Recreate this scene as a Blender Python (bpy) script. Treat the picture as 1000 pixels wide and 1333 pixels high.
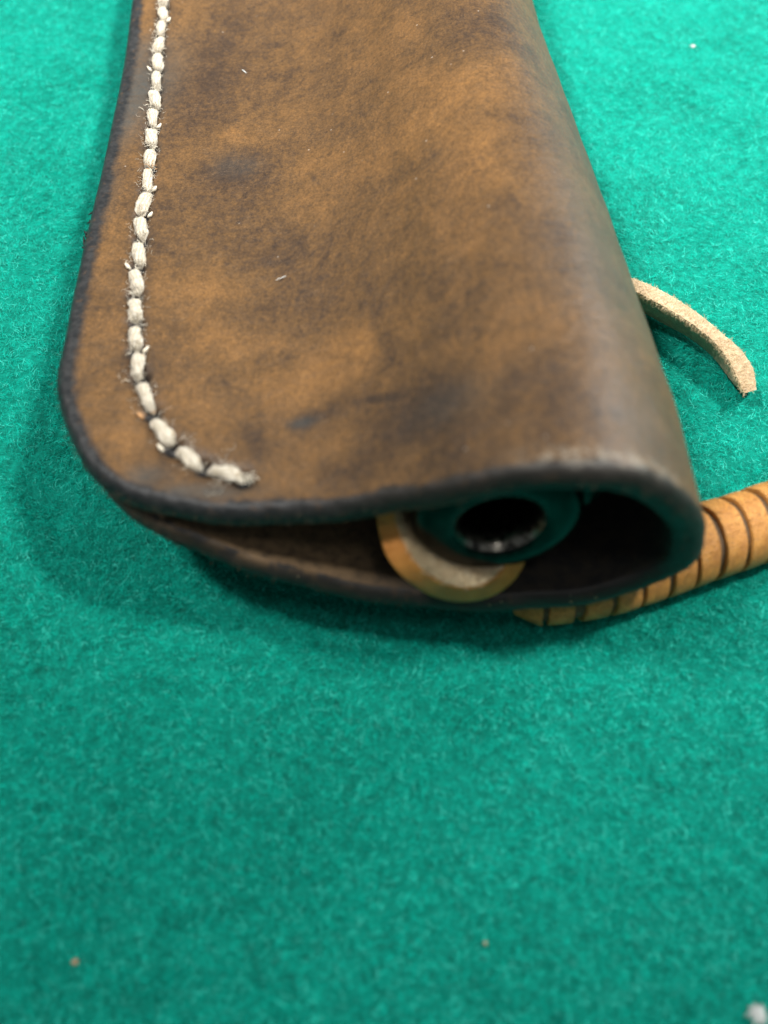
import bpy, bmesh, math, random
import numpy as np
from mathutils import Vector, noise as mnoise
for o in list(bpy.data.objects): bpy.data.objects.remove(o)
random.seed(7); rng = np.random.default_rng(7)
S = 0.001                      # everything below is written in millimetres
sc = bpy.context.scene; COL = sc.collection

# ---------------------------------------------------------------- camera
PITCH = math.radians(57); DIST = 120.0
CAMP = np.array([0.0, -DIST*math.cos(PITCH), DIST*math.sin(PITCH)])
cam = bpy.data.cameras.new('camera'); camo = bpy.data.objects.new('camera', cam); COL.objects.link(camo)
camo.location = Vector(CAMP)*S
camo.rotation_euler = (math.pi/2 - PITCH, 0, 0)
cam.sensor_fit = 'VERTICAL'; cam.sensor_height = 36.0; cam.lens = 36.0*1200/1333
cam.clip_start = 0.005; cam.clip_end = 20
cam.dof.use_dof = True; cam.dof.focus_distance = 0.134; cam.dof.aperture_fstop = 15.0
sc.camera = camo

# ---------------------------------------------------------------- light
w = bpy.data.worlds.new('World'); sc.world = w; w.use_nodes = True
bg = w.node_tree.nodes['Background']; bg.inputs[0].default_value = (0.86, 0.95, 1.0, 1); bg.inputs[1].default_value = 0.19
def area(name, loc, size, power, col):
    l = bpy.data.lights.new(name, 'AREA'); l.shape = 'DISK'; l.size = size*S; l.energy = power; l.color = col
    o = bpy.data.objects.new(name, l); COL.objects.link(o); o.location = Vector(loc)*S
    o.rotation_euler = (Vector((0, 25, 0)) - Vector(loc)).to_track_quat('-Z', 'Y').to_euler()
def spot(name, loc, aim, radius, power, col, cone):
    l = bpy.data.lights.new(name, 'SPOT'); l.shadow_soft_size = radius*S; l.energy = power; l.color = col
    l.spot_size = math.radians(cone); l.spot_blend = 1.0
    o = bpy.data.objects.new(name, l); COL.objects.link(o); o.location = Vector(loc)*S
    o.rotation_euler = (Vector(aim) - Vector(loc)).to_track_quat('-Z', 'Y').to_euler()
spot('ceiling_spotlight', (450, 60, 830), (60, 220, 0), 55, 92, (1.0, 0.97, 0.92), 41)
spot('ceiling_spotlight', (-430, 60, 800), (20, 220, 0), 62, 68, (1.0, 0.98, 0.95), 41)
area('front_fill', (120, -260, 900), 160, .9, (1.0, 0.98, 0.96))  # added front fill to brighten the suede, no lamp seen there
area('back_fill', (600, 420, 420), 300, 6.5, (0.92, 0.98, 1.0))  # added fill from behind for far felt and leather sheen, no window seen
sc.view_settings.view_transform = 'Standard'; sc.view_settings.look = 'None'
sc.view_settings.exposure = 0.0; sc.view_settings.gamma = 1.0
sc.cycles.use_denoising = True

# ---------------------------------------------------------------- helpers
def raydir(x, y):
    fw = np.array([0, math.cos(PITCH), -math.sin(PITCH)]); up = np.array([0, math.sin(PITCH), math.cos(PITCH)])
    return fw + np.array([1, 0, 0])*(x-500)/1200 + up*(666.5-y)/1200
def onz(x, y, z):
    d = raydir(x, y); return CAMP + d*((z-CAMP[2])/d[2])
def tag(o, label=None, cat=None, group=None, kind=None):
    if label: o['label'] = label
    if cat: o['category'] = cat
    if group: o['group'] = group
    if kind: o['kind'] = kind
    return o
def link(name, me, mat=None, parent=None, smooth=True):
    o = bpy.data.objects.new(name, me); COL.objects.link(o)
    if mat is not None and not me.materials:
        for m in (mat if isinstance(mat, (list, tuple)) else [mat]): me.materials.append(m)
    if parent is not None:
        o.parent = parent; o.matrix_parent_inverse = parent.matrix_world.inverted()
    if smooth and hasattr(me, 'polygons'):
        me.polygons.foreach_set('use_smooth', np.ones(len(me.polygons), dtype=bool))
    return o
def mesh(name, V, F, mat=None, parent=None, smooth=True, origin=(0, 0, 0)):
    me = bpy.data.meshes.new(name)
    V = (np.asarray(V, float)-np.array(origin))*S
    me.from_pydata(V.tolist(), [], [tuple(f) for f in F]); me.update()
    o = link(name, me, mat, None, smooth)
    o.location = Vector(origin)*S
    if parent is not None:
        o.parent = parent; o.location = (Vector(origin)*S) - parent.location
    return o
def empty(name, loc):
    o = bpy.data.objects.new(name, None); COL.objects.link(o); o.location = Vector(loc)*S
    o.empty_display_size = 0.01; return o
def attr(me, name, arr):
    a = me.attributes.new(name, 'FLOAT', 'POINT'); a.data.foreach_set('value', np.asarray(arr, np.float32).ravel())
def gridfaces(n, m, wrapm=False, off=0, flip=False):
    F = []
    for i in range(n-1):
        for j in range(m if wrapm else m-1):
            j2 = (j+1) % m
            q = (off+i*m+j, off+i*m+j2, off+(i+1)*m+j2, off+(i+1)*m+j)
            F.append(q[::-1] if flip else q)
    return F
def tube(P, R, n=10, caps=True):
    P = np.asarray(P, float); k = len(P); R = np.broadcast_to(R, (k,))
    T = np.gradient(P, axis=0); T /= np.linalg.norm(T, axis=1)[:, None]+1e-9
    ref = np.array([0, 0, 1.0]) if abs(T[0][2]) < .9 else np.array([1.0, 0, 0])
    V = []
    for i in range(k):
        a = np.cross(T[i], ref); a /= np.linalg.norm(a)+1e-9; b = np.cross(a, T[i])
        for j in range(n):
            t = 2*math.pi*j/n; V.append(P[i]+R[i]*(math.cos(t)*a+math.sin(t)*b))
    F = gridfaces(k, n, True)
    if caps: F.append(tuple(range(n))[::-1]); F.append(tuple((k-1)*n+j for j in range(n)))
    return V, F
def cr(P, n):
    """Catmull-Rom through the rows of P, n samples."""
    P = np.asarray(P, float); k = len(P); d = np.r_[0, np.cumsum(np.linalg.norm(np.diff(P, axis=0), axis=1))]
    M = np.gradient(P, d, axis=0)
    t = np.linspace(0, d[-1], n); i = np.clip(np.searchsorted(d, t, side='right')-1, 0, k-2)
    h = (d[i+1]-d[i])[:, None]; s = ((t-d[i])[:, None])/h
    return (2*s**3-3*s**2+1)*P[i]+(s**3-2*s**2+s)*h*M[i]+(-2*s**3+3*s**2)*P[i+1]+(s**3-s**2)*h*M[i+1]

# ---------------------------------------------------------------- materials
class NT:
    def __init__(s, name):
        s.m = bpy.data.materials.new(name); s.m.use_nodes = True; s.t = s.m.node_tree; s.n = s.t.nodes; s.l = s.t.links
        s.b = s.n['Principled BSDF']
        tc = s.n.new('ShaderNodeTexCoord'); mp = s.n.new('ShaderNodeMapping'); mp.inputs['Scale'].default_value = (1000,)*3
        s.l.new(tc.outputs['Object'], mp.inputs['Vector']); s.co = mp.outputs[0]      # millimetres
    def set(s, sock, v):
        if isinstance(v, bpy.types.NodeSocket): s.l.new(v, sock)
        else: sock.default_value = v
    def noise(s, scale, detail=4, rough=.55, dist=0, vec=None, stretch=None):
        n = s.n.new('ShaderNodeTexNoise'); n.inputs['Scale'].default_value = scale; n.inputs['Detail'].default_value = detail
        n.inputs['Roughness'].default_value = rough; n.inputs['Distortion'].default_value = dist
        v = vec or s.co
        if stretch:
            mp = s.n.new('ShaderNodeMapping'); mp.inputs['Scale'].default_value = stretch[:3]
            if len(stretch) > 3: mp.inputs['Rotation'].default_value = (0, 0, stretch[3])
            s.l.new(v, mp.inputs[0]); v = mp.outputs[0]
        s.l.new(v, n.inputs['Vector']); return n.outputs[0]
    def voro(s, scale, feature='F1', rnd=1):
        n = s.n.new('ShaderNodeTexVoronoi'); n.feature = feature; n.inputs['Scale'].default_value = scale
        n.inputs['Randomness'].default_value = rnd; s.l.new(s.co, n.inputs['Vector']); return n.outputs['Distance']
    def attr(s, name):
        n = s.n.new('ShaderNodeAttribute'); n.attribute_name = name; return n.outputs['Fac']
    def math(s, op, a, b=0.0, c=0.0, clamp=False):
        n = s.n.new('ShaderNodeMath'); n.operation = op; n.use_clamp = clamp
        s.set(n.inputs[0], a); s.set(n.inputs[1], b)
        s.set(n.inputs[2], c); return n.outputs[0]
    def rng(s, v, a, b, c=0.0, d=1.0):
        n = s.n.new('ShaderNodeMapRange'); n.interpolation_type = 'SMOOTHSTEP'
        s.set(n.inputs[0], v); n.inputs[1].default_value = a; n.inputs[2].default_value = b
        n.inputs[3].default_value = c; n.inputs[4].default_value = d; return n.outputs[0]
    def mix(s, f, a, b):
        n = s.n.new('ShaderNodeMix'); n.data_type = 'RGBA'
        s.set(n.inputs[0], f)
        for k, v in ((6, a), (7, b)): s.set(n.inputs[k], v if isinstance(v, bpy.types.NodeSocket) else (*v, 1))
        return n.outputs[2]
    def bump(s, h, strength, dist, prev=None):
        n = s.n.new('ShaderNodeBump'); n.inputs['Strength'].default_value = strength; n.inputs['Distance'].default_value = dist*S
        s.l.new(h, n.inputs['Height'])
        if prev is not None: s.l.new(prev, n.inputs['Normal'])
        return n.outputs[0]
    def out(s, col, rough, normal=None, **kw):
        s.set(s.b.inputs['Base Color'], col if isinstance(col, bpy.types.NodeSocket) else (*col, 1)); s.set(s.b.inputs['Roughness'], rough)
        if normal is not None: s.l.new(normal, s.b.inputs['Normal'])
        for k, v in kw.items(): s.set(s.b.inputs[k.replace('_', ' ')], v)
        return s.m

def mat_leather():
    s = NT('antiqued_brown_leather')
    big = s.noise(.045, 5, .6, .6); mid = s.noise(.16, 8, .72, .8); fine = s.noise(1.3, 6, .78); grain = s.noise(5.5, 3, .6)
    streak = s.noise(.5, 4, .6, .5, stretch=(1, .22, 1, .12))
    v = s.math('MULTIPLY_ADD', big, .20, s.math('MULTIPLY_ADD', mid, .46, .09)); v = s.math('MULTIPLY_ADD', streak, .16, v)
    v = s.math('MULTIPLY_ADD', s.math('SUBTRACT', fine, .5), .50, v)
    v = s.math('MULTIPLY_ADD', s.math('SUBTRACT', s.noise(2.6, 5, .7, .3, stretch=(1, .3, 1, .1)), .5), .22, v)
    wob = s.math('MULTIPLY_ADD', s.math('SUBTRACT', mid, .5), 1.1, 1.0)
    v = s.math('MULTIPLY_ADD', s.math('MULTIPLY', s.attr('stain'), wob), .135, v)
    r = s.n.new('ShaderNodeValToRGB'); s.l.new(v, r.inputs[0]); e = r.color_ramp.elements
    e[0].position = .22; e[0].color = (.019, .012, .009, 1); e[1].position = .86; e[1].color = (.275, .132, .036, 1)
    for p, c in ((.37, (.045, .026, .014, 1)), (.50, (.098, .052, .019, 1)), (.64, (.160, .080, .026, 1))):
        k = e.new(p); k.color = c
    col = r.outputs[0]
    # fine dark speckle of the grain
    sp = s.rng(s.noise(3.6, 4, .75), .34, .60, .50, 1.0)
    mx = s.n.new('ShaderNodeMix'); mx.data_type = 'RGBA'; mx.blend_type = 'MULTIPLY'; mx.inputs[0].default_value = .8
    s.l.new(col, mx.inputs[6]); cc = s.n.new('ShaderNodeCombineColor')
    for i in range(3): s.l.new(sp, cc.inputs[i])
    s.l.new(cc.outputs[0], mx.inputs[7]); col = mx.outputs[2]
    # thin pale scuffs
    sc1 = s.noise(.8, 2, .5, 2.2, stretch=(.35, 1.7, 1, .5)); sc2 = s.rng(s.math('ABSOLUTE', s.math('SUBTRACT', sc1, .5)), 0, .006, 1, 0)
    sc2 = s.math('MULTIPLY', sc2, s.rng(s.noise(.25, 2), .48, .60))
    col = s.mix(s.math('MULTIPLY', sc2, .35), col, (.30, .20, .12))
    wr = s.math('MULTIPLY', s.rng(s.voro(1.7, 'DISTANCE_TO_EDGE'), 0, .10, 1, 0), s.rng(s.noise(.07, 3), .42, .60))
    col = s.mix(s.math('MULTIPLY', wr, .42), col, (.030, .019, .012))
    dust = s.math('MULTIPLY', s.rng(s.voro(.33), .035, .055, 1, 0), s.rng(s.noise(.2, 2), .45, .55))
    col = s.mix(s.math('MULTIPLY', dust, .45), col, (.42, .36, .30))
    # grey-blue dye patch; shade of the stitch holes and groove painted in black
    col = s.mix(s.math('MULTIPLY', s.attr('slate'), s.rng(mid, .3, .6, .45, 1)), col, (.040, .044, .042))
    col = s.mix(s.attr('hole'), col, (.010, .009, .009))
    # burnished, dyed edge
    ed = s.math('ADD', s.attr('edge'), s.math('MULTIPLY', s.math('SUBTRACT', s.noise(.4, 5, .65), .5), 2.2))
    ef = s.rng(s.math('MULTIPLY', ed, s.attr('edgek')), 1.9, 3.5, 1, 0)
    ecol = s.mix(s.rng(s.noise(.9, 5, .7), .35, .7), (.007, .008, .009), (.024, .024, .024))
    ecol = s.mix(s.attr('under'), ecol, (.017, .014, .011))
    ecol = s.mix(s.rng(s.noise(.55, 6, .75), .56, .66, 0, .7), ecol, (.055, .032, .017))
    raw = s.math('MULTIPLY', s.attr('rawedge'), s.rng(s.noise(.33, 4, .6), .44, .58))
    ecol = s.mix(raw, ecol, (.20, .115, .042))
    col = s.mix(ef, col, ecol)
    col = s.mix(s.math('MULTIPLY', s.attr('scuff_highlight'), s.rng(s.noise(1.1, 5, .75), .42, .58)), col, (.26, .23, .18))  # rim highlight painted into the colour as pale scuffed patches
    h = s.math('ADD', s.math('MULTIPLY', grain, .6), s.math('MULTIPLY', s.voro(2.6), .5))
    n1 = s.bump(h, .45, .09); n2 = s.bump(s.noise(.5, 5, .6), .35, .5, n1); n2 = s.bump(sc2, .2, .05, n2)
    rough = s.math('MULTIPLY_ADD', s.noise(1.1, 5, .7), .30, .36)
    rough = s.math('MULTIPLY_ADD', ef, .02, rough)
    return s.out(col, rough, n2, Specular_IOR_Level=.32)
def mat_flesh():
    s = NT('rough_dark_flesh_side')
    n = s.noise(.6, 6, .7); f = s.noise(3.0, 4, .7)
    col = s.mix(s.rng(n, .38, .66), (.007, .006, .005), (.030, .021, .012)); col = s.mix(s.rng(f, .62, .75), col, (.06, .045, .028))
    col = s.mix(s.math('MULTIPLY', s.attr('lit_inside'), s.rng(s.noise(.8, 6, .75), .30, .62, .25, 1)), col, (.20, .125, .06))  # left of the interior painted lighter, where light reaches in
    nb = s.bump(s.math('ADD', f, s.noise(8, 3)), .8, .35)
    return s.out(col, .75, nb)
def mat_thread():
    s = NT('waxed_linen_thread')
    n = s.noise(1.3, 4, .6); f = s.noise(5, 3, .6, stretch=(3.2, .5, 1))
    col = s.mix(s.rng(n, .35, .7), (.34, .29, .21), (.60, .56, .47)); col = s.mix(s.rng(s.noise(.9, 3), .56, .70, 0, .65), col, (.30, .21, .11))
    pl = s.rng(s.math('MULTIPLY', s.attr('ply'), s.noise(.9, 3)), .06, .26)
    col = s.mix(pl, (.36, .30, .21), col)
    return s.out(col, .62, s.bump(s.math('ADD', f, pl), .7, .16), Sheen_Weight=.2)
def mat_fray(c, name):
    s = NT(name); return s.out(c, .7)
def mat_steel():
    s = NT('blued_steel')
    n = s.noise(.9, 6, .65); return s.out(s.mix(s.rng(n, .3, .7), (.010, .011, .011), (.030, .029, .027)), s.math('MULTIPLY_ADD', n, .16, .16), s.bump(s.noise(4, 3), .15, .03), Metallic=1.0)
def mat_bright():
    s = NT('bright_worn_steel'); n = s.noise(1.2, 5)
    return s.out(s.mix(s.rng(n, .35, .65), (.03, .028, .026), (.26, .24, .20)), .28, s.bump(n, .12, .06), Metallic=1.0)
def mat_tan(name, a, b, dark, scale=1.0, cross=0):
    s = NT(name)
    n = s.noise(.35*scale, 5, .6); f = s.noise(3.2, 4, .7); p = s.noise(.5, 3, stretch=(1, 1, 1))
    col = s.mix(s.rng(n, .35, .68), a, b); col = s.mix(s.rng(f, .55, .72, 0, .6), col, dark)
    col = s.mix(s.rng(s.noise(.18, 4), .55, .7, 0, .35), col, dark)
    cr_ = s.voro(2.2, 'DISTANCE_TO_EDGE'); crk = s.rng(cr_, 0, .07, 1, 0)
    col = s.mix(s.math('MULTIPLY', crk, .7*(1 if cross else .3)), col, dark)
    h = s.math('SUBTRACT', s.noise(4, 4, .7), s.math('MULTIPLY', crk, .6))
    return s.out(col, s.math('MULTIPLY_ADD', f, .25, .38), s.bump(h, 1.0, .18))
def mat_suede(name, a, b):
    s = NT(name); n = s.noise(1.2, 6, .7)
    return s.out(s.mix(s.rng(n, .35, .65), a, b), .9, s.bump(s.noise(3.5, 5, .75), 1.0, .5), Sheen_Weight=.4, Sheen_Roughness=.6)
M_BLACKF = mat_fray((.014, .012, .011), 'black_loose_fibre')
def mat_dark(name, c, r=.6):
    s = NT(name); n = s.noise(1.5, 4)
    return s.out(s.mix(n, c, tuple(x*1.8 for x in c)), r, s.bump(s.noise(4, 3), .4, .1))
GREEN = ((.001, .120, .084), (.002, .730, .570))
def mat_felt():
    s = NT('green_wool_felt')
    n = s.noise(.7, 6, .7); b = s.noise(.06, 4)
    col = s.mix(s.rng(n, .3, .7), (.001, .110, .075), (.003, .280, .205)); col = s.mix(s.rng(b, .3, .7, 0, .35), col, (.004, .340, .26))
    return s.out(col, .85, s.bump(s.noise(1.6, 6, .75), 1, .6), Specular_IOR_Level=.1)
def mat_fibre(name, a, b, spark=None, rough=.5):
    s = NT(name); hi = s.n.new('ShaderNodeHairInfo')
    cl = s.math('MULTIPLY_ADD', s.rng(s.noise(.8, 5, .75), .34, .66), .40, s.math('MULTIPLY', hi.outputs['Random'], .62), clamp=True)
    col = s.mix(cl, a, b)
    if spark: col = s.mix(s.rng(hi.outputs['Random'], .945, .955), col, spark)  # glints painted in as a brighter colour on a few random fibres
    col2 = s.n.new('ShaderNodeBsdfTranslucent'); s.l.new(col, col2.inputs['Color'])
    s.out(col, rough, Specular_IOR_Level=.22)
    mx = s.n.new('ShaderNodeMixShader'); mx.inputs[0].default_value = .22
    s.l.new(s.b.outputs[0], mx.inputs[1]); s.l.new(col2.outputs[0], mx.inputs[2])
    s.l.new(mx.outputs[0], s.n['Material Output'].inputs['Surface']); return s.m
M_LEATHER = mat_leather(); M_FLESH = mat_flesh(); M_THREAD = mat_thread()
M_FRAYW = mat_fray((.62, .56, .44), 'pale_loose_fibre'); M_FRAYO = mat_fray((.45, .24, .10), 'tan_loose_fibre')
M_STEEL = mat_steel(); M_BRIGHT = mat_bright()
M_TAN = mat_tan('tan_smooth_leather', (.50, .19, .030), (.62, .26, .045), (.24, .09, .02))
M_WRAP = mat_tan('tan_wrapped_leather', (.43, .175, .028), (.60, .275, .055), (.18, .066, .012), 1.4, 1)
M_SUEDE = mat_suede('raw_pale_suede', (.78, .60, .32), (.92, .78, .50))
M_STRIPTOP = mat_suede('raw_thong_edge', (.42, .27, .12), (.62, .45, .24))
M_CORE = mat_dark('dark_core_leather', (.070, .042, .020), .8)
M_FELT = mat_felt(); M_FIB = mat_fibre('green_felt_fibre', *GREEN, spark=(.10, .88, .74), rough=.40)
M_SFIB = mat_fibre('suede_fibre', (.50, .37, .20), (.75, .62, .42), rough=.6)
M_LINT = mat_fray((.50, .52, .50), 'white_lint'); M_CRUMB = mat_fray((.36, .25, .15), 'tan_crumb')

# ---------------------------------------------------------------- fibres as hair curves
def fibres(name, P, D, L, radius, mat, curl=.5, k=5, lift=.25, parent=None):
    """P roots (n,3), D directions (n,3), L lengths (n) in mm."""
    n = len(P); hc = bpy.data.hair_curves.new(name); hc.add_curves([k]*n)
    D = D/np.linalg.norm(D, axis=1)[:, None]
    side = np.cross(D, rng.normal(size=(n, 3))); side /= np.linalg.norm(side, axis=1)[:, None]+1e-9
    bend = rng.normal(0, curl, n); b2 = rng.normal(0, curl*.6, n); s2 = np.cross(D, side)
    pts = np.zeros((n, k, 3)); rad = np.zeros((n, k))
    for j in range(k):
        t = j/(k-1)
        pts[:, j] = P + D*(L*t)[:, None] + side*(bend*L*np.sin(math.pi*t*.9))[:, None] + s2*(b2*L*math.sin(2.6*math.pi*t)*.35)[:, None]
        rad[:, j] = radius*(1-.55*t)
    if lift is not None: pts[:, :, 2] = np.maximum(pts[:, :, 2], lift*rng.random((n, 1)))
    hc.position_data.foreach_set('vector', (pts*S).astype(np.float32).ravel())
    a = hc.attributes.get('radius') or hc.attributes.new('radius', 'FLOAT', 'POINT')
    a.data.foreach_set('value', (rad*S).astype(np.float32).ravel())
    hc.materials.append(mat); o = bpy.data.objects.new(name, hc); COL.objects.link(o)
    if parent is not None: o.parent = parent; o.location = -parent.location
    return o

# ---------------------------------------------------------------- felt
def felt_h(x, y):
    return .35*np.sin(x*.11+1.3*np.sin(y*.07))*np.sin(y*.09+.8*np.sin(x*.05)) - .35
def build_felt():
    g = np.r_[-600, -450, -350, -270, np.linspace(-200, 200, 260), 270, 350, 450, 600]
    gy = np.r_[-600, -450, -350, -250, np.linspace(-170, 230, 260), 300, 400, 500, 700]
    X, Y = np.meshgrid(g, gy, indexing='ij'); Z = felt_h(X, Y)-.15 + np.where(np.abs(X) < 200, rng.normal(0, .08, X.shape), 0)
    V = np.c_[X.ravel(), Y.ravel(), Z.ravel()]
    o = mesh('table_felt', V, gridfaces(len(g), len(gy), flip=True), M_FELT); tag(o, kind='structure')
    n = 860000
    # denser where the camera is close, thinner towards the back
    y = -95 + 290*rng.random(n)**1.35; half = 62 + .42*(y+95); x = (rng.random(n)*2-1)*half
    # gentle clumping: fibres gather round random tuft centres
    c = rng.integers(0, 9000, n); cx = (rng.random(9000)*2-1); cy = rng.random(9000)
    az = (rng.random(n)*2*math.pi)*.55 + 2.2*np.sin(x*.23+2*np.sin(y*.19))+1.7*np.sin(y*.31+x*.13)
    el = np.abs(rng.normal(0, .42, n)) + np.where(rng.random(n) < .05, .7*rng.random(n), 0)
    D = np.c_[np.cos(az)*np.cos(el), np.sin(az)*np.cos(el), np.sin(el)]
    h = felt_h(x, y) + .1*rng.random(n) + .22*np.sin(x*1.3+np.sin(y*1.7))*np.sin(y*1.1+np.sin(x*.9))
    L = rng.uniform(.4, 1.25, n)
    f = fibres('felt_fibres', np.c_[x, y, h-.12], D, L, .027, M_FIB, curl=.22, lift=None)
    tag(f, 'short curly wool fibres covering the green table felt', 'felt nap', kind='stuff')
build_felt()

# ---------------------------------------------------------------- holster
T = 3.6; YS = -18.0; SL = .07
SEC = np.array([(-38.8, 19.4), (-34, 19.3), (-25, 19.3), (-19.3, 19.5), (-13.2, 20), (-5.5, 21.8), (3, 26.2), (9.8, 30.7), (16.3, 33.5), (20.8, 33.2), (25.6, 30.3), (29.4, 25.8),
                (31.9, 20.2), (32.3, 14.8), (29.6, 11.2), (24.8, 9.4), (17.1, 8.8), (8.6, 8.8), (0, 9.3), (-6, 10.3), (-12.7, 12), (-18.6, 13.5), (-23.6, 14.8), (-29, 15.6), (-38.8, 15.7)])
TOPF = np.array([(-38.8, 11.5), (-38.3, 6), (-36.9, 1.6), (-35.0, -2.3), (-31.1, -8.1), (-28.2, -10.3), (-25.2, -11.7), (-19.3, -13.2), (-13.2, -14.1), (-5.5, -14.8), (3, -16.4), (9.8, -17.9), (16.3, -18.8), (20.8, -18.8), (25.6, -18.3), (29.4, -17.7), (31.9, -17.0)])
BOTF = np.array([(32.3, -16.6), (29.6, -16.8), (24.8, -17.6), (17.1, -18.4), (8.6, -18.5), (0, -17.8), (-6, -17.1), (-12.7, -15.9), (-18.6, -14.4), (-23.6, -12.6), (-27.9, -10.2), (-33.1, -4.3), (-36, 1.2), (-38.2, 6), (-38.8, 11.5)])
YV = [-60, 11, 19, 30, 38, 49, 73, 104, 200]; XLV = [-38.8, -38.8, -39.4, -40.1, -40.5, -41.0, -42.5, -45.0, -52]
YR = [-60, -16, 0, 18, 34, 56, 87, 120, 200]; XRV = [31.7, 31.7, 31.8, 30.7, 29.6, 27.8, 25.4, 23.2, 18]
def place(X0, Z0, Y):
    XL = np.interp(Y, YV, XLV); XR = np.interp(Y, YR, XRV)
    X = XL + (X0+38.8)/(32.5+38.8)*(XR-XL)
    q = np.minimum(Y, 82) - YS
    return X, Z0 - SL*q
def unplace(X, Y):
    XL = np.interp(Y, YV, XLV); XR = np.interp(Y, YR, XRV)
    return (X-XL)/(XR-XL)*(32.5+38.8)-38.8
def top_surface(X, Y):
    X0 = unplace(X, Y); z0 = np.interp(X0, SEC[:12, 0], SEC[:12, 1]); return place(X0, z0, Y)[1] + T/2
def drop(px, py):
    z = 21.0
    for _ in range(8):
        P = onz(px, py, z); z = float(top_surface(P[0], P[1]))
    return onz(px, py, z)
ST = [(217, -42), (216, -20), (214, -1), (212, 16), (210, 35), (206, 55), (206, 78), (203, 101), (202, 127), (198, 151), (197, 177), (195, 203), (193, 232), (187, 263), (183, 294), (181, 328), (176, 365), (175, 400), (177, 439), (177, 473), (188, 512), (207, 564), (240, 600), (291, 614)]
STP = np.array([drop(*p) for p in ST])
ENDS = []
for i in range(len(STP)):
    a = (STP[i-1]+STP[i])/2 if i else STP[0]*1.5-STP[1]*.5
    b = (STP[i+1]+STP[i])/2 if i < len(STP)-1 else drop(318, 623)
    ENDS.append((a, b))
HOLES = np.array([e[1] for e in ENDS])

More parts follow.
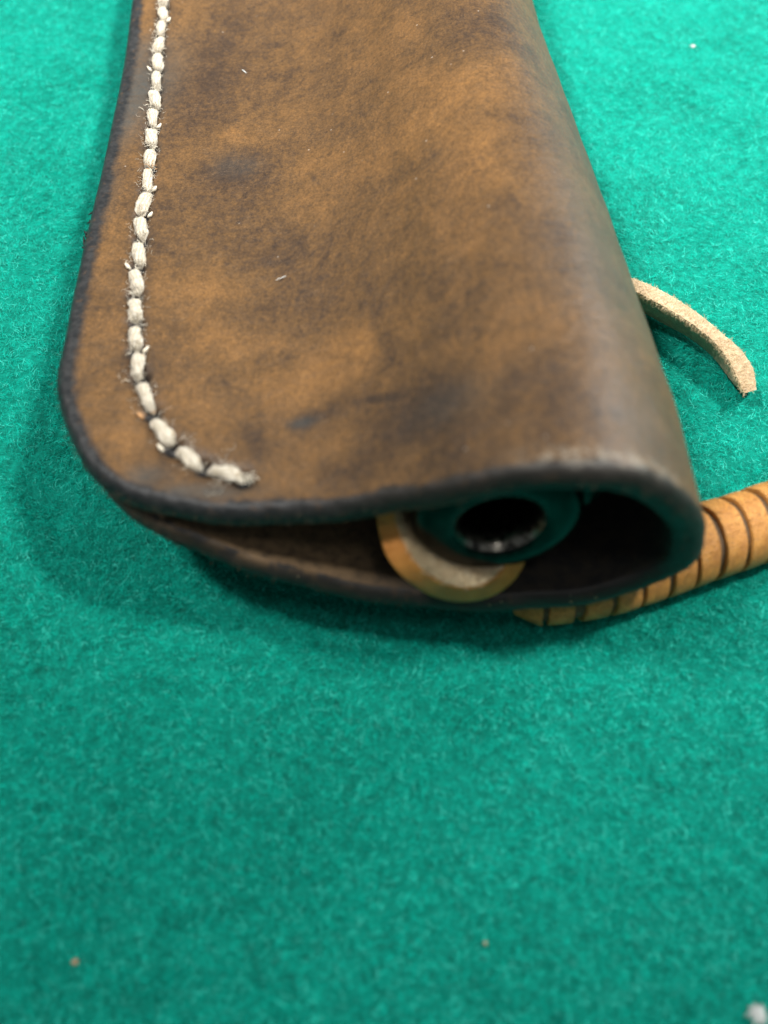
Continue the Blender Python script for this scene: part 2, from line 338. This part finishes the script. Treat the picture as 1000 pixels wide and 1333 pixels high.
def build_holster():
    root = empty('leather_holster', (0, 40, 0))
    tag(root, 'brown mottled leather holster with white edge stitching, its open mouth facing the viewer', 'holster')
    # columns: dense at both seam ends and under the stitches
    C = cr(SEC, 1200); s = np.r_[0, np.cumsum(np.linalg.norm(np.diff(C, axis=0), axis=1))]; Ls = s[-1]
    t = np.concatenate([[0, .015, .045, .1, .18], np.linspace(.3, 2.4, 12, endpoint=False), np.linspace(2.4, 16, 56, endpoint=False), np.linspace(16, 32, 40, endpoint=False),
                        np.linspace(32, Ls-16, 130, endpoint=False), np.linspace(Ls-16, Ls-2.4, 32, endpoint=False), np.linspace(Ls-2.4, Ls-.3, 10), Ls-np.array([.18, .1, .045, .015, 0])])
    cx = np.interp(t, s, C[:, 0]); cz = np.interp(t, s, C[:, 1])
    imax = np.argmin(np.abs(t - s[np.argmax(C[:, 0])]))
    top_f = cr(TOPF, 400); bot_f = cr(BOTF, 400)
    xm = cx[imax]
    yf = np.where(np.arange(len(t)) <= imax, np.interp(cx, top_f[:, 0], top_f[:, 1]), np.interp(cx, bot_f[::-1, 0], bot_f[::-1, 1]))
    k = np.ones(7)/7; ys = np.convolve(np.pad(yf, 3, mode='edge'), k, 'valid'); m = (t > 14) & (t < Ls-14); yf = np.where(m, ys, yf)
    yf = yf + np.where(m, .12*np.sin(t*.5)+.03*np.sin(t*2.3+1), 0)
    # rows
    YMAX = 190.0
    g = np.r_[0, np.cumsum(np.r_[[.015, .03, .045, .07, .10, .14, .18, .22, .22, .25, .25], np.full(30, .42), np.full(110, .55), np.full(100, .8), np.linspace(1, 3, 30)])]; g = g/g[-1]
    n, mr = len(t), len(g)
    A = np.repeat(t[:, None], mr, 1); Y = yf[:, None] + (YMAX-yf[:, None])*g[None, :]
    X, Z = place(cx[:, None], cz[:, None], Y)
    P = np.stack([X, Y, Z], -1)
    # distance to the cut edge, measured on the hide
    B = np.c_[t, yf]; B = np.concatenate([np.c_[np.interp(np.linspace(0, n-1, 1400), np.arange(n), t), np.interp(np.linspace(0, n-1, 1400), np.arange(n), yf)]])
    d = np.full(A.shape, 1e9)
    near = Y < 40
    q = np.c_[A[near], Y[near]]; dd = np.empty(len(q))
    for i in range(0, len(q), 4000):
        w_ = q[i:i+4000]; dd[i:i+4000] = np.sqrt(((w_[:, None, :]-B[None])**2).sum(-1)).min(1)
    d[near] = dd; d = np.minimum(d, np.minimum(A, Ls-A)+np.where(Y < yf[0], 0, 0))
    # normals of the middle surface
    dA = np.gradient(P, axis=0); dV = np.gradient(P, axis=1)
    # use section normal (robust at the corner)
    tx = np.gradient(cx, t); tz = np.gradient(cz, t); ln = np.hypot(tx, tz); N = np.stack([-tz/ln, np.zeros(n), tx/ln], -1)[:, None, :]*np.ones((1, mr, 1))
    r = 1.35; u = np.clip(d/r, 0, 1); h = T/2*np.sqrt(np.clip(1-(1-u)**2.0, 0, 1)); h = h*(1+.05*np.sin(A*1.7+1.3*np.sin(Y*.9))*np.sin(Y*1.5+np.sin(A*1.1))*np.exp(-(d/2.5)**2))
    h = h*(1-.0*h)
    # small relief
    lowf = .22*np.sin(A*.13+np.sin(Y*.05))*np.sin(Y*.06+.4) + .10*np.sin(A*.5+Y*.21)*np.sin(Y*.33-A*.2)
    fade = np.clip(d/8, 0, 1)
    # stitch channel and holes
    groove = np.zeros(A.shape); hole = np.zeros(A.shape); topm = A < 34
    tp = P[topm]; gd = np.full(len(tp), 1e9)
    for a, b in ENDS:
        ab = b[:2]-a[:2]; tt = np.clip(((tp[:, :2]-a[:2])@ab)/(ab@ab), 0, 1); gd = np.minimum(gd, np.linalg.norm(tp[:, :2]-(a[:2]+tt[:, None]*ab), axis=1))
    hd = np.sqrt(((tp[:, None, :2]-HOLES[None, :, :2])**2).sum(-1)).min(1)
    groove[topm] = np.exp(-(gd/1.25)**2); hole[topm] = np.exp(-(hd/.95)**2)
    dep = .42*groove + 1.3*hole
    outer = P + N*(h + lowf*fade*.6 - dep)[..., None]
    thin = 1
    inner = P - N*(h*thin)[..., None]
    # ragged bottom-layer edge near the left seam
    V = np.concatenate([outer.reshape(-1, 3), inner.reshape(-1, 3)])
    N2 = n*mr
    F = gridfaces(n, mr, flip=True) + gridfaces(n, mr, off=N2)
    F += [(i*mr+mr-1, (i+1)*mr+mr-1, N2+(i+1)*mr+mr-1, N2+i*mr+mr-1) for i in range(n-1)]
    rim = np.zeros((n, mr), bool); rim[:, 0] = True; rim[0, :] = True; rim[-1, :] = True
    ident = np.arange(2*N2); ident[N2:][rim.ravel()] = np.arange(N2)[rim.ravel()]; ident = ident.tolist()
    V[:N2][rim.ravel()] = P.reshape(-1, 3)[rim.ravel()]
    F = [tuple(ident[q_] for q_ in f_) for f_ in F]
    me = bpy.data.meshes.new('leather_body'); me.from_pydata((V*S).tolist(), [], F)
    nf = (n-1)*(mr-1); mi = np.zeros(len(F), dtype=np.int32)
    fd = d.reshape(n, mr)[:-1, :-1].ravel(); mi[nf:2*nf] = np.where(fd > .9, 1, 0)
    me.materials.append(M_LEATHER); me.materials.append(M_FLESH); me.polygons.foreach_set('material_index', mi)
    # dye and stains of the hide, placed where the photograph has them
    st = np.zeros(A.shape); sl = np.zeros(A.shape); is_top = A < s[np.argmax(C[:, 0])]
    def blob(px, py, rx, ry, k, rot=0, arr=None):
        nonlocal st, sl
        p = drop(px, py); q1 = drop(px+10, py); q2 = drop(px, py+10)
        sx = abs(q1[0]-p[0])/10; sy = abs(q2[1]-p[1])/10
        dx = (P[..., 0]-p[0]); dy = (P[..., 1]-p[1])
        c, s_ = math.cos(rot), math.sin(rot); a = (c*dx+s_*dy)/(rx*sx); b = (-s_*dx+c*dy)/(ry*sy)
        v = k*np.exp(-(a*a+b*b)**1.2)*is_top
        if arr == 'slate': sl += v
        else: st += v
    for b in [(310, 232, 62, 34, -1.15), (335, 305, 70, 50, -.55), (262, 130, 60, 55, -.8), (300, 60, 70, 45, -.5), (215, 300, 40, 60, -.25), (505, 515, 30, 6, -1.3, -.35), (402, 548, 26, 9, -1.3, .2), (430, 534, 45, 10, -.6),
              (560, 545, 70, 45, -.8), (640, 560, 70, 40, -.5), (590, 500, 45, 26, -.5), (514, 440, 16, 46, -.8, .15), (345, 400, 60, 40, -.35), (335, 575, 14, 26, -.9, .4), (640, 30, 70, 50, -.7), (690, 190, 40, 60, -.55),
              (700, 330, 40, 80, -.4), (600, 390, 60, 50, -.3), (400, 300, 60, 70, -.15), (720, 480, 60, 50, -.35), (430, 90, 60, 60, -.2), (370, 470, 30, 14, -.6), (480, 600, 60, 16, -.3), (780, 540, 50, 60, -.35),
              (575, 125, 90, 45, 1.0), (620, 215, 60, 50, .75), (500, 60, 80, 40, .45), (270, 385, 55, 45, .65), (300, 175, 16, 12, .9), (460, 465, 60, 36, .95), (375, 500, 50, 34, .9), (330, 440, 60, 30, .55), (250, 470, 50, 70, .35), (440, 230, 80, 40, .35),
              (140, 470, 20, 80, .55), (165, 560, 22, 40, .9), (280, 540, 40, 30, .4), (415, 590, 55, 26, .65), (660, 470, 50, 40, .5), (700, 405, 50, 60, .5), (640, 330, 50, 40, .45), (690, 560, 40, 30, .3), (140, 330, 14, 60, .4), (185, 20, 14, 22, .5), (540, 590, 30, 20, .4)]:
        blob(*b)
    for b in [(172, 118, 34, 36, .85), (185, 70, 26, 24, .5), (160, 165, 26, 26, .5), (215, 95, 30, 50, .35), (140, 250, 14, 50, .25), (310, 215, 34, 16, .3), (400, 548, 20, 7, .55), (740, 170, 50, 90, .35), (600, 520, 50, 26, .25), (760, 330, 50, 90, .3), (260, 640, 70, 12, .8), (190, 620, 30, 16, .6), (840, 560, 40, 50, .3)]:
        blob(*b, arr='slate')
    raw = np.clip((A-(Ls-38))/6, 0, 1)*np.exp(-((d-1.5)/.8)**2)
    Z0 = np.zeros(A.shape)
    def two(a, b): return np.concatenate([a.ravel(), b.ravel()])
    ek = 1.8-.75*np.exp(-(A/9)**2)
    un = np.clip((A-26)/16, 0, 1)*.8; attr(me, 'under', two(un, un)); lit_ = np.clip((A-(Ls-44))/10, 0, 1); attr(me, 'lit_inside', two(lit_, lit_))
    rim_hl = np.exp(-((X-19.5)/6.5)**4)*np.exp(-((d-2.0)/.9)**2)*(A < Ls*.55)*.55; attr(me, 'scuff_highlight', two(rim_hl, Z0*0)); attr(me, 'edgek', two(ek, ek)); attr(me, 'edge', two(d, d)); attr(me, 'stain', two(st, Z0)); attr(me, 'slate', two(np.clip(sl, 0, 1), Z0))
    attr(me, 'hole', two(np.clip(hole*1.2+groove*.42, 0, 1), Z0)); attr(me, 'rawedge', two(raw, raw))
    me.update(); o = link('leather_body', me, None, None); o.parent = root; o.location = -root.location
    # ---- stitches
    for i, (a, b) in enumerate(ENDS):
        a = np.array(a); b = np.array(b); c = (a+b)/2; c[2] = float(top_surface(c[0], c[1]))
        D = b-a; D[2] = 0; L = np.linalg.norm(D); D /= L; W = np.array([-D[1], D[0], 0])
        tilt = rng.uniform(-.22, .22); D, W = D*math.cos(tilt)+W*math.sin(tilt), W*math.cos(tilt)-D*math.sin(tilt)
        hl = L*.5*rng.uniform(.74, .90); wd = rng.uniform(.70, .88); tp_ = rng.uniform(-.22, .22); V = []; n1, n2 = 25, 28
        ph = rng.uniform(0, 6); tw = rng.uniform(.6, 1.2)*rng.choice([-1, 1])
        for ii in range(n1):
            tt = -1+2*ii/(n1-1); e = (1-abs(tt)**4)**.5*(1+tp_*tt) if abs(tt) < 1 else 0
            for j in range(n2):
                th = 2*math.pi*j/n2; th2 = th + tt*tw
                rr = 1 + .07*math.cos(2*th2+ph)+.07*math.cos(5*th2+ph*2)+.045*math.sin(11*th2+tt*2)
                p = c + D*(tt*hl) + W*(wd*(.35+.65*e)*abs(e)**.3*math.cos(th)*rr) + np.array([0, 0, 1])*(.50*(.3+.7*e)*math.sin(th)*rr*(1 if e > 0 else .2) + .02 - 1.0*abs(tt)**4)
                nz = mnoise.noise_vector(Vector((p[0]*1.4, p[1]*1.4, p[2]*1.4+i*3.1))); V.append(p+np.array(nz)*.17)
        so = mesh('stitch', V, gridfaces(n1, n2, True), M_THREAD, root, origin=tuple(c))
        attr(so.data, 'ply', [math.cos(9*(2*math.pi*j/n2+(-1+2*ii/(n1-1))*tw*.8)+ph)*.5+.5 for ii in range(n1) for j in range(n2)])
    # ---- loose fibres of the thread
    for i, Hh in enumerate(HOLES):
        VV, FF = [], []
        for _ in range(rng.integers(2, 6)):
            p = Hh + np.array([rng.normal(0, .6), rng.normal(0, .5), 0]); p[2] = float(top_surface(p[0], p[1]))-.1
            az = rng.uniform(0, 6.28); l = rng.uniform(.4, 1.0); q = p+np.array([math.cos(az)*l, math.sin(az)*l, rng.uniform(.1, .8)])
            mpt = (p+q)/2+np.array([rng.normal(0, .15), rng.normal(0, .15), .25]); v, f = tube(cr([p, mpt, q], 6), np.linspace(.06, .025, 6), 4)
            FF += [tuple(k_+len(VV) for k_ in x) for x in f]; VV += v
        if i % 3 == 0 or i in (13, 20, 21):
            side = rng.choice([-1, 1]); p = Hh+np.array([side*1.15, rng.normal(0, .3), 0]); p[2] = float(top_surface(p[0], p[1]))
            q = p+np.array([.35*side, .3, .35]); v, f = tube([p-[.3*side, .2, .2], p, q], [.16, .28, .08], 6); FF += [tuple(k_+len(VV) for k_ in x) for x in f]; VV += v
        mesh('thread_fray', VV, FF, M_FRAYO if i in (11, 20) else M_FRAYW, root, origin=tuple(Hh))
    # ---- fuzz standing off the stitches
    cc_ = np.array([(a+b)/2 for a, b in ENDS]); ix = np.repeat(np.arange(len(cc_)), 70); pp = cc_[ix]+rng.normal(0, 1, (len(ix), 3))*[.55, 1.3, 0]
    pp[:, 2] = [float(top_surface(p[0], p[1])) for p in pp]; pp[:, 2] += .15
    zf = fibres('thread_fuzz', pp, rng.normal(0, 1, (len(ix), 3))*[1, 1, .35]+[0, 0, .25], rng.uniform(.3, .9, len(ix)), .018, M_TFIB, curl=.4, lift=None, parent=root); zf['kind'] = 'stuff'
    # ---- end of the thread: a small curl beside the last hole
    e = e0 = drop(322, 622); VV, FF = [], []
    for k_ in range(9):
        th = np.linspace(0, 4.0, 14)+k_*1.7; R_ = rng.uniform(.3, .8); e = e0+rng.normal(0, .45, 3)*[1, 1, 0]; th = th*rng.uniform(.4, .8); pts = np.c_[e[0]+R_*np.cos(th), e[1]+R_*.8*np.sin(th)-.1*k_, np.full(14, 0.)]
        pts[:, 2] = [float(top_surface(p[0], p[1]))+.15+.1*k_ for p in pts]; v, f = tube(pts, .055, 5); FF += [tuple(q_+len(VV) for q_ in x) for x in f]; VV += v
    mesh('thread_end', VV, FF, M_FRAYW, root, origin=tuple(e))
    # ---- ragged fibre along the under layer, left side
    VV, FF = [], []
    for _ in range(520):
        y = rng.normal(44, 12); x, z = place(-38.8, 15.2, y); x = float(x)-(.4+2.5*rng.random()**1.7)*math.exp(-((y-42)/13)**2); z = float(z)-rng.uniform(0, 1.6)
        p = np.array([x+.4, y, z]); q = p+np.array([-rng.uniform(.1, .8), rng.normal(0, .9), rng.normal(0, .3)]); v, f = tube([p, (p+q)/2+rng.normal(0, .08, 3), q], [.24, .16, .06], 4)
        FF += [tuple(k_+len(VV) for k_ in x_) for x_ in f]; VV += v
    o = mesh('ragged_edge', VV, FF, M_BLACKF, root, origin=(-41, 45, 12)); o['label'] = 'dark ragged fibres along the under layer'
    # ---- fuzz on the cut edge of the mouth
    idx = rng.integers(0, n, 900); Pq = P[idx, 0]; Dq = np.c_[rng.normal(0, .5, 900), -np.abs(rng.normal(.6, .3, 900)), rng.normal(0, .6, 900)]
    fz = fibres('edge_fuzz', Pq+rng.normal(0, .5, (900, 3))*[1, 0, 1]*.8 + [0, .2, 0], Dq, rng.uniform(.25, .7, 900), .028, M_SFIB2, curl=.3, lift=None, parent=root); fz['kind'] = 'stuff'
    idx = rng.integers(n//2, n-60, 45); Pq = P[idx, rng.integers(4, 16, 45)]
    ds = fibres('dust_specks', Pq+[0, 0, 1.2]+rng.normal(0, .25, (45, 3)), rng.normal(0, 1, (45, 3)), rng.uniform(.1, .35, 45), .04, M_SFIB, curl=.3, lift=None, parent=root); ds['kind'] = 'stuff'
    return root
M_TFIB = mat_fibre('thread_fuzz', (.45, .40, .32), (.70, .66, .56), rough=.6)
M_SFIB2 = mat_fibre('dark_edge_fibre', (.03, .028, .025), (.14, .10, .06), rough=.6)
HOLSTER = build_holster()

# ---------------------------------------------------------------- handgun barrel
AX = np.array([-.072, 1, -.07]); AX /= np.linalg.norm(AX)
def build_barrel():
    c0 = np.array([11.8, -16.0, 21.7]); r = 8.85
    u = np.cross(AX, [0, 0, 1.]); u /= np.linalg.norm(u); v = np.cross(u, AX)
    root = empty('handgun', c0)
    tag(root, 'blued steel handgun barrel with round muzzle showing inside the open holster mouth', 'handgun')
    prof = [(r-.55, 36), (r, 35.5), (r, 2.6), (r-.10, 1.7), (r-.38, 1.0), (r-.85, .5), (r-1.5, .2), (r-2.2, .05), (6.1, .0), (5.2, .04), (4.9, .16), (4.65, .34)]
    n = 96; V = []
    for pr, d in prof:
        for j in range(n): a = 2*math.pi*j/n; V.append(c0+AX*d+pr*(math.cos(a)*u+math.sin(a)*v))
    mesh('barrel', V, gridfaces(len(prof), n, True), M_STEEL, root, origin=tuple(c0))
    V = []; ks = 22
    for i in range(ks):
        d = (.34, .7, 1.1)[i] if i < 3 else 1.1 + (i-2)*1.6
        for j in range(n):
            a = 2*math.pi*j/n; rr = (4.63, 4.4, 4.1)[i] if i < 3 else 4.1 - .18*(1 if math.cos(6*(a+d*.02)) > .1 else 0); V.append(c0+AX*d+rr*(math.cos(a)*u+math.sin(a)*v))
    F = gridfaces(ks, n, True); V.append(c0+AX*35); F += [((ks-1)*n+j, (ks-1)*n+(j+1) % n, len(V)-1) for j in range(n)]
    mesh('rifled_bore', V, F, M_BRIGHT, root, origin=tuple(c0))
    # front sight rib on the right-hand side of the barrel, gun lying on its side
    V = []; prof = [(-1.6, 0), (-1.6, 5.4), (-1.2, 5.9), (1.2, 5.9), (1.6, 5.4), (1.6, 0)]
    base = c0 + u*(r-.6) + v*1.5
    for d, sx in ((3.2, .55), (3.6, .9), (5.5, 1), (30, 1)):
        for (b_, a_) in prof: V.append(base + AX*d + u*a_*sx*.5 + v*b_*1.7)
    F = gridfaces(4, 6, True)+[(5, 4, 3, 2, 1, 0)]
    mesh('side_rib', V, F, M_STEEL, root, smooth=False, origin=tuple(base))
build_barrel()

# ---------------------------------------------------------------- curled leather strap under the barrel
def ony(x, y, Y):
    d = raydir(x, y); return CAMP + d*((Y-CAMP[1])/d[1])
def build_gutter():
    og = (7, -18, 10); root = empty('leather_strap', og); tag(root, 'tan leather strap curled into a U under the barrel, pale suede side up', 'strap')
    O = cr([ony(*p) for p in [(485, 640, -12.6), (490, 672, -13.6), (496, 704, -15.5), (505, 728, -17.3), (519, 747, -18.5), (542, 766, -19.1), (566, 779, -19.3), (596, 785, -19.2), (628, 782, -18.6), (652, 772, -17.7), (671, 756, -16.6), (685, 732, -15.4), (690, 712, -14.6)]], 80)
    I = cr([ony(*p) for p in [(510, 634, -12.6), (514, 664, -13.6), (522, 694, -15.5), (533, 718, -17.3), (548, 739, -18.6), (565, 752, -19.1), (586, 762, -19.3), (608, 765, -19.0), (630, 760, -18.3), (646, 750, -17.3), (657, 736, -16.2), (665, 720, -15.4), (672, 706, -14.6)]], 80)
    Mi = (O+I)/2; n = len(O); DK = .10+.90*np.clip((np.arange(n)/n-.05)/.45, 0, 1)**1.5; LEAN = np.array([-.06, 0, -.06])*(1-np.clip(np.arange(n)/n/.4, 0, 1))[:, None]
    rows = [(O, 1, 22), (O, 1, 10), (O, 1, 3), (O, 1, .5), (O, .96, .15), (O, .86, 0), (O, .4, 0), (I, .0, 0), (I, .5, 0), (I, .90, .0), (I, .98, .15)]
    V = [Mi[i]+(B_[i]-Mi[i])*k_+(AX+LEAN[i])*d_*DK[i] for B_, k_, d_ in rows for i in range(n)]
    mesh('smooth_side', V, gridfaces(len(rows), n), M_TAN, root, origin=og)
    V = [I[i]+(I[i]-Mi[i])*(-.02 if d_ < .2 else 0)+(AX+LEAN[i])*d_*DK[i]+rng.normal(0, .05, 3) for d_ in (.15, .6, 1.2, 2, 3, 4.5, 7, 11, 22) for i in range(n)] + [O[i]+(AX+LEAN[i])*22*DK[i] for i in range(n)]
    mesh('suede_side', V, gridfaces(10, n), M_SUEDE, root, origin=og)
    m = 8000; i = rng.integers(4, n, m); d = rng.uniform(.1, 10, m)**1.1
    P = I[i]+(AX+LEAN[i])*(d*DK[i])[:, None]+rng.normal(0, .12, (m, 3)); Dn = (I[i]-Mi[i])/np.linalg.norm(I[i]-Mi[i], axis=1)[:, None]+rng.normal(0, .6, (m, 3))
    f = fibres('suede_nap', P, Dn, rng.uniform(.2, .65, m), .03, M_SFIB, curl=.4, lift=None, parent=root); f['kind'] = 'stuff'
build_gutter()

# ---------------------------------------------------------------- leather-wrapped cord
def build_cord():
    P = [(14, -14.5, 2.7), (16, -14.6, 3.0), (19, -14.4, 3.3), (24, -13.4, 3.8), (31, -10.9, 4.4), (37.5, -8.1, 4.8), (43.5, -5.9, 4.8), (50, -3.2, 4.8), (58, 2.0, 4.9), (68, 12, 5.4), (80, 24, 5.4), (90, 38, 5.4), (96, 52, 5.4)]
    P = np.array(P); C = cr(P, 400); s = np.r_[0, np.cumsum(np.linalg.norm(np.diff(C, axis=0), axis=1))]
    R = C[:, 2]-.1
    root = empty('wrapped_cord', (30, -10, 0)); tag(root, 'tan leather wrapped cord lying on the felt, tucked under the holster mouth', 'cord')
    Tn = np.gradient(C, s, axis=0); Tn /= np.linalg.norm(Tn, axis=1)[:, None]
    def at(q):
        c = np.array([np.interp(q, s, C[:, k]) for k in range(3)]); t = np.array([np.interp(q, s, Tn[:, k]) for k in range(3)]); t /= np.linalg.norm(t)
        a = np.cross(t, [0, 0, 1.]); a /= np.linalg.norm(a); return c, t, a, np.cross(a, t), np.interp(q, s, R)
    n = 48; V = []; qs = np.linspace(1.2, s[-1], 120)
    rr0 = np.clip((qs-1.2)/3.5, .02, 1)**.5
    for q, k_ in zip(qs, rr0):
        c, t, a, b, r = at(q)
        for j in range(n): th = 2*math.pi*j/n; V.append(c+(r-.55)*k_*(math.cos(th)*a+math.sin(th)*b))
    F = gridfaces(len(qs), n, True); F.append(tuple(range(n))[::-1])
    mesh('core', V, F, M_CORE, root, origin=(30, -10, 3))
    q = 1.6; first = True; i = 0
    while q < s[-1]-5:
        x = float(np.interp(q, s, C[:, 0]))
        wdt = (rng.uniform(2.65, 2.95) if x < 33 else rng.uniform(2.55, 2.85)); gap = rng.uniform(.55, .75) if x < 33 else rng.uniform(.55, .95)
        if i == 1: gap = 1.3
        tilt = rng.uniform(-.05, .05)-.10; V = []; dr = rng.uniform(-.08, .08)
        prof = [(.02, -1.0), (0, -.4), (.02, -.10), (.10, -.02), (.3, .0), (1, .0), (2, .02), (3, .0), (3.7, .0), (3.9, -.02), (3.98, -.10), (4, -.4), (3.98, -1.0)]
        ph = rng.uniform(0, 6, 4)
        for (pq, pr) in prof:
            pq = pq/4*wdt
            for j in range(n):
                th = 2*math.pi*j/n; wob = .07*math.sin(3*th+ph[0])+.05*math.sin(7*th+ph[1])
                c, t, a, b, r = at(q+pq+wob*(1 if pq > wdt/2 else .7)); sh = tilt*math.cos(th+.7)*r
                tp = 1 if q > 4 else max(.35, (.45+.55*min(1, (q+pq-1.2)/3.2)))
                rr = ((r+dr)*tp + pr + .05*math.sin(5*th+ph[2]))
                V.append(c+t*sh+rr*(math.cos(th)*a+math.sin(th)*b)*(1, 1, 1)[0])
        V = np.array(V); V[:, 2] = np.maximum(V[:, 2], .05)
        c = at(q+wdt/2)[0]; mesh('wrap', V, gridfaces(len(prof), n, True), M_WRAP, root, origin=tuple(c))
        q += wdt+gap; i += 1
build_cord()

# ---------------------------------------------------------------- pale leather thong
def build_thong():
    top = [(770, 345), (808, 356), (850, 372), (900, 401), (940, 433), (972, 464), (981, 480), (985, 507)]
    mid = [(770, 355), (815, 373), (850, 391), (900, 421), (932, 447), (948, 468), (957, 485), (969, 512)]
    zt = [6.4, 6.2, 6.1, 5.9, 5.6, 5.0, 4.3, 3.2]; zb = [.9, .8, .7, .6, .6, .6, .6, .5]
    low = [(780, 378), (824, 401), (858, 419), (898, 441), (932, 470), (945, 487), (953, 498), (966, 513)]
    A = np.array([onz(*p, z) for p, z in zip(top, zt)]); B = np.array([onz(*p, z) for p, z in zip(mid, zt)]); Cc = np.array([onz(*p, z) for p, z in zip(low, zb)])
    Dd = A+(Cc-B)
    n = 170; A, B, Cc, Dd = cr(A, n), cr(B, n), cr(Cc, n), cr(Dd, n)
    root = empty('leather_thong', (34, 25, 0)); tag(root, 'pale raw leather thong standing on edge on the felt, emerging from beside the holster', 'thong')
    def strip(name, a, b, mat, k=7, amp=.07, par=root):
        V = []
        for i in range(n):
            for j in range(k): V.append(a[i]+(b[i]-a[i])*j/(k-1)+rng.normal(0, amp, 3)*(1 if 0 < j < k-1 else .6))
        return V, gridfaces(n, k)
    # closed body: loop A-B-C-D with soft corners
    k = 28; V = []
    for i in range(n):
        q = [A[i], B[i], Cc[i], Dd[i]]; cen = sum(q)/4
        for j in range(k):
            f = j/k*4; e = int(f); t = f-e; p = q[e]*(1-t)+q[(e+1) % 4]*t; cf = abs(t-.5)*2
            p = p+(cen-p)*(.03*cf**3)
            V.append(p+rng.normal(0, .022, 3))
    F = gridfaces(n, k, True); c1 = len(V); V.append((A[0]+Cc[0])/2); V.append((A[-1]+Cc[-1])/2)
    F += [(c1, (j+1) % k, j) for j in range(k)]+[(c1+1, (n-1)*k+j, (n-1)*k+(j+1) % k) for j in range(k)]
    V = np.array(V); V[:, 2] = np.maximum(V[:, 2], .1)
    mesh('thong_body', V, F, M_STRIPTOP, root, origin=(34, 25, 2), smooth=False)
    m = 2600; i = rng.integers(0, n, m); t = rng.random(m)[:, None]; onB = rng.random(m) < .5
    P = np.where(onB[:, None], B[i]+(Cc[i]-B[i])*t*.25, A[i]+(B[i]-A[i])*t)
    Dn = np.where(onB[:, None], np.array([-.5, -.7, .1]), np.array([-.2, -.3, .5]))+rng.normal(0, .5, (m, 3))
    f = fibres('suede_nap', P, Dn, rng.uniform(.2, .6, m), .028, M_SFIB, curl=.3, lift=None, parent=root); f['kind'] = 'stuff'
build_thong()

# ---------------------------------------------------------------- lint and crumbs
def lint(px, py, z, size, label, mat, stretch=1.0, az=0, name='lint', on=None):
    p = onz(px, py, z) if on is None else drop(px, py)
    if on is not None: p[2] += .03
    V, F = [], []
    for k_ in range(6 if stretch > 2 else 46):
        a = az+rng.normal(0, .1 if stretch > 2 else 3); l = size*(stretch if k_ == 0 else stretch*rng.uniform(.5, 1)); d = np.array([math.cos(a), math.sin(a), 0])*l/2; o = rng.normal(0, size*(.12 if stretch > 2 else .22), 3)*[1, 1, .4]
        o[2] = abs(o[2])
        v, f = tube(cr([p+o-d, p+o+rng.normal(0, size*.1, 3)*[1, 1, .2], p+o+d], 7), size*(.16 if stretch > 2 else .05)*np.array([.4, .8, 1, 1, 1, .8, .4]), 6); F += [tuple(q_+len(V) for q_ in x) for x in f]; V += v
    tag(mesh(name, V, F, mat, origin=tuple(p)), label, 'lint' if name == 'lint' else 'crumb')
lint(986, 1320, .5, 1.1, 'white tuft of lint on the felt in the bottom right corner of the photo', M_LINT, 1.6, .2)
lint(98, 1252, .2, .5, 'tan crumb on the felt near the bottom left corner of the photo', M_CRUMB, name='crumb')
lint(632, 1228, .2, .35, 'tan crumb on the felt in the bottom centre, below the holster mouth', M_CRUMB, name='crumb')
lint(902, 60, .5, .7, 'white speck of lint on the bright felt right of the holster, far end', M_LINT)
lint(366, 362, 0, .15, 'pale sliver of lint on the holster, level with the start of the thong', M_LINT, 11, .5, on=1)
lint(318, 93, 0, .15, 'pale sliver of lint on the far part of the holster, right of the stitching', M_LINT, 9, -.9, on=1)
lint(553, 569, 0, .35, 'round white lint speck on the holster just above its mouth', M_LINT, on=1)
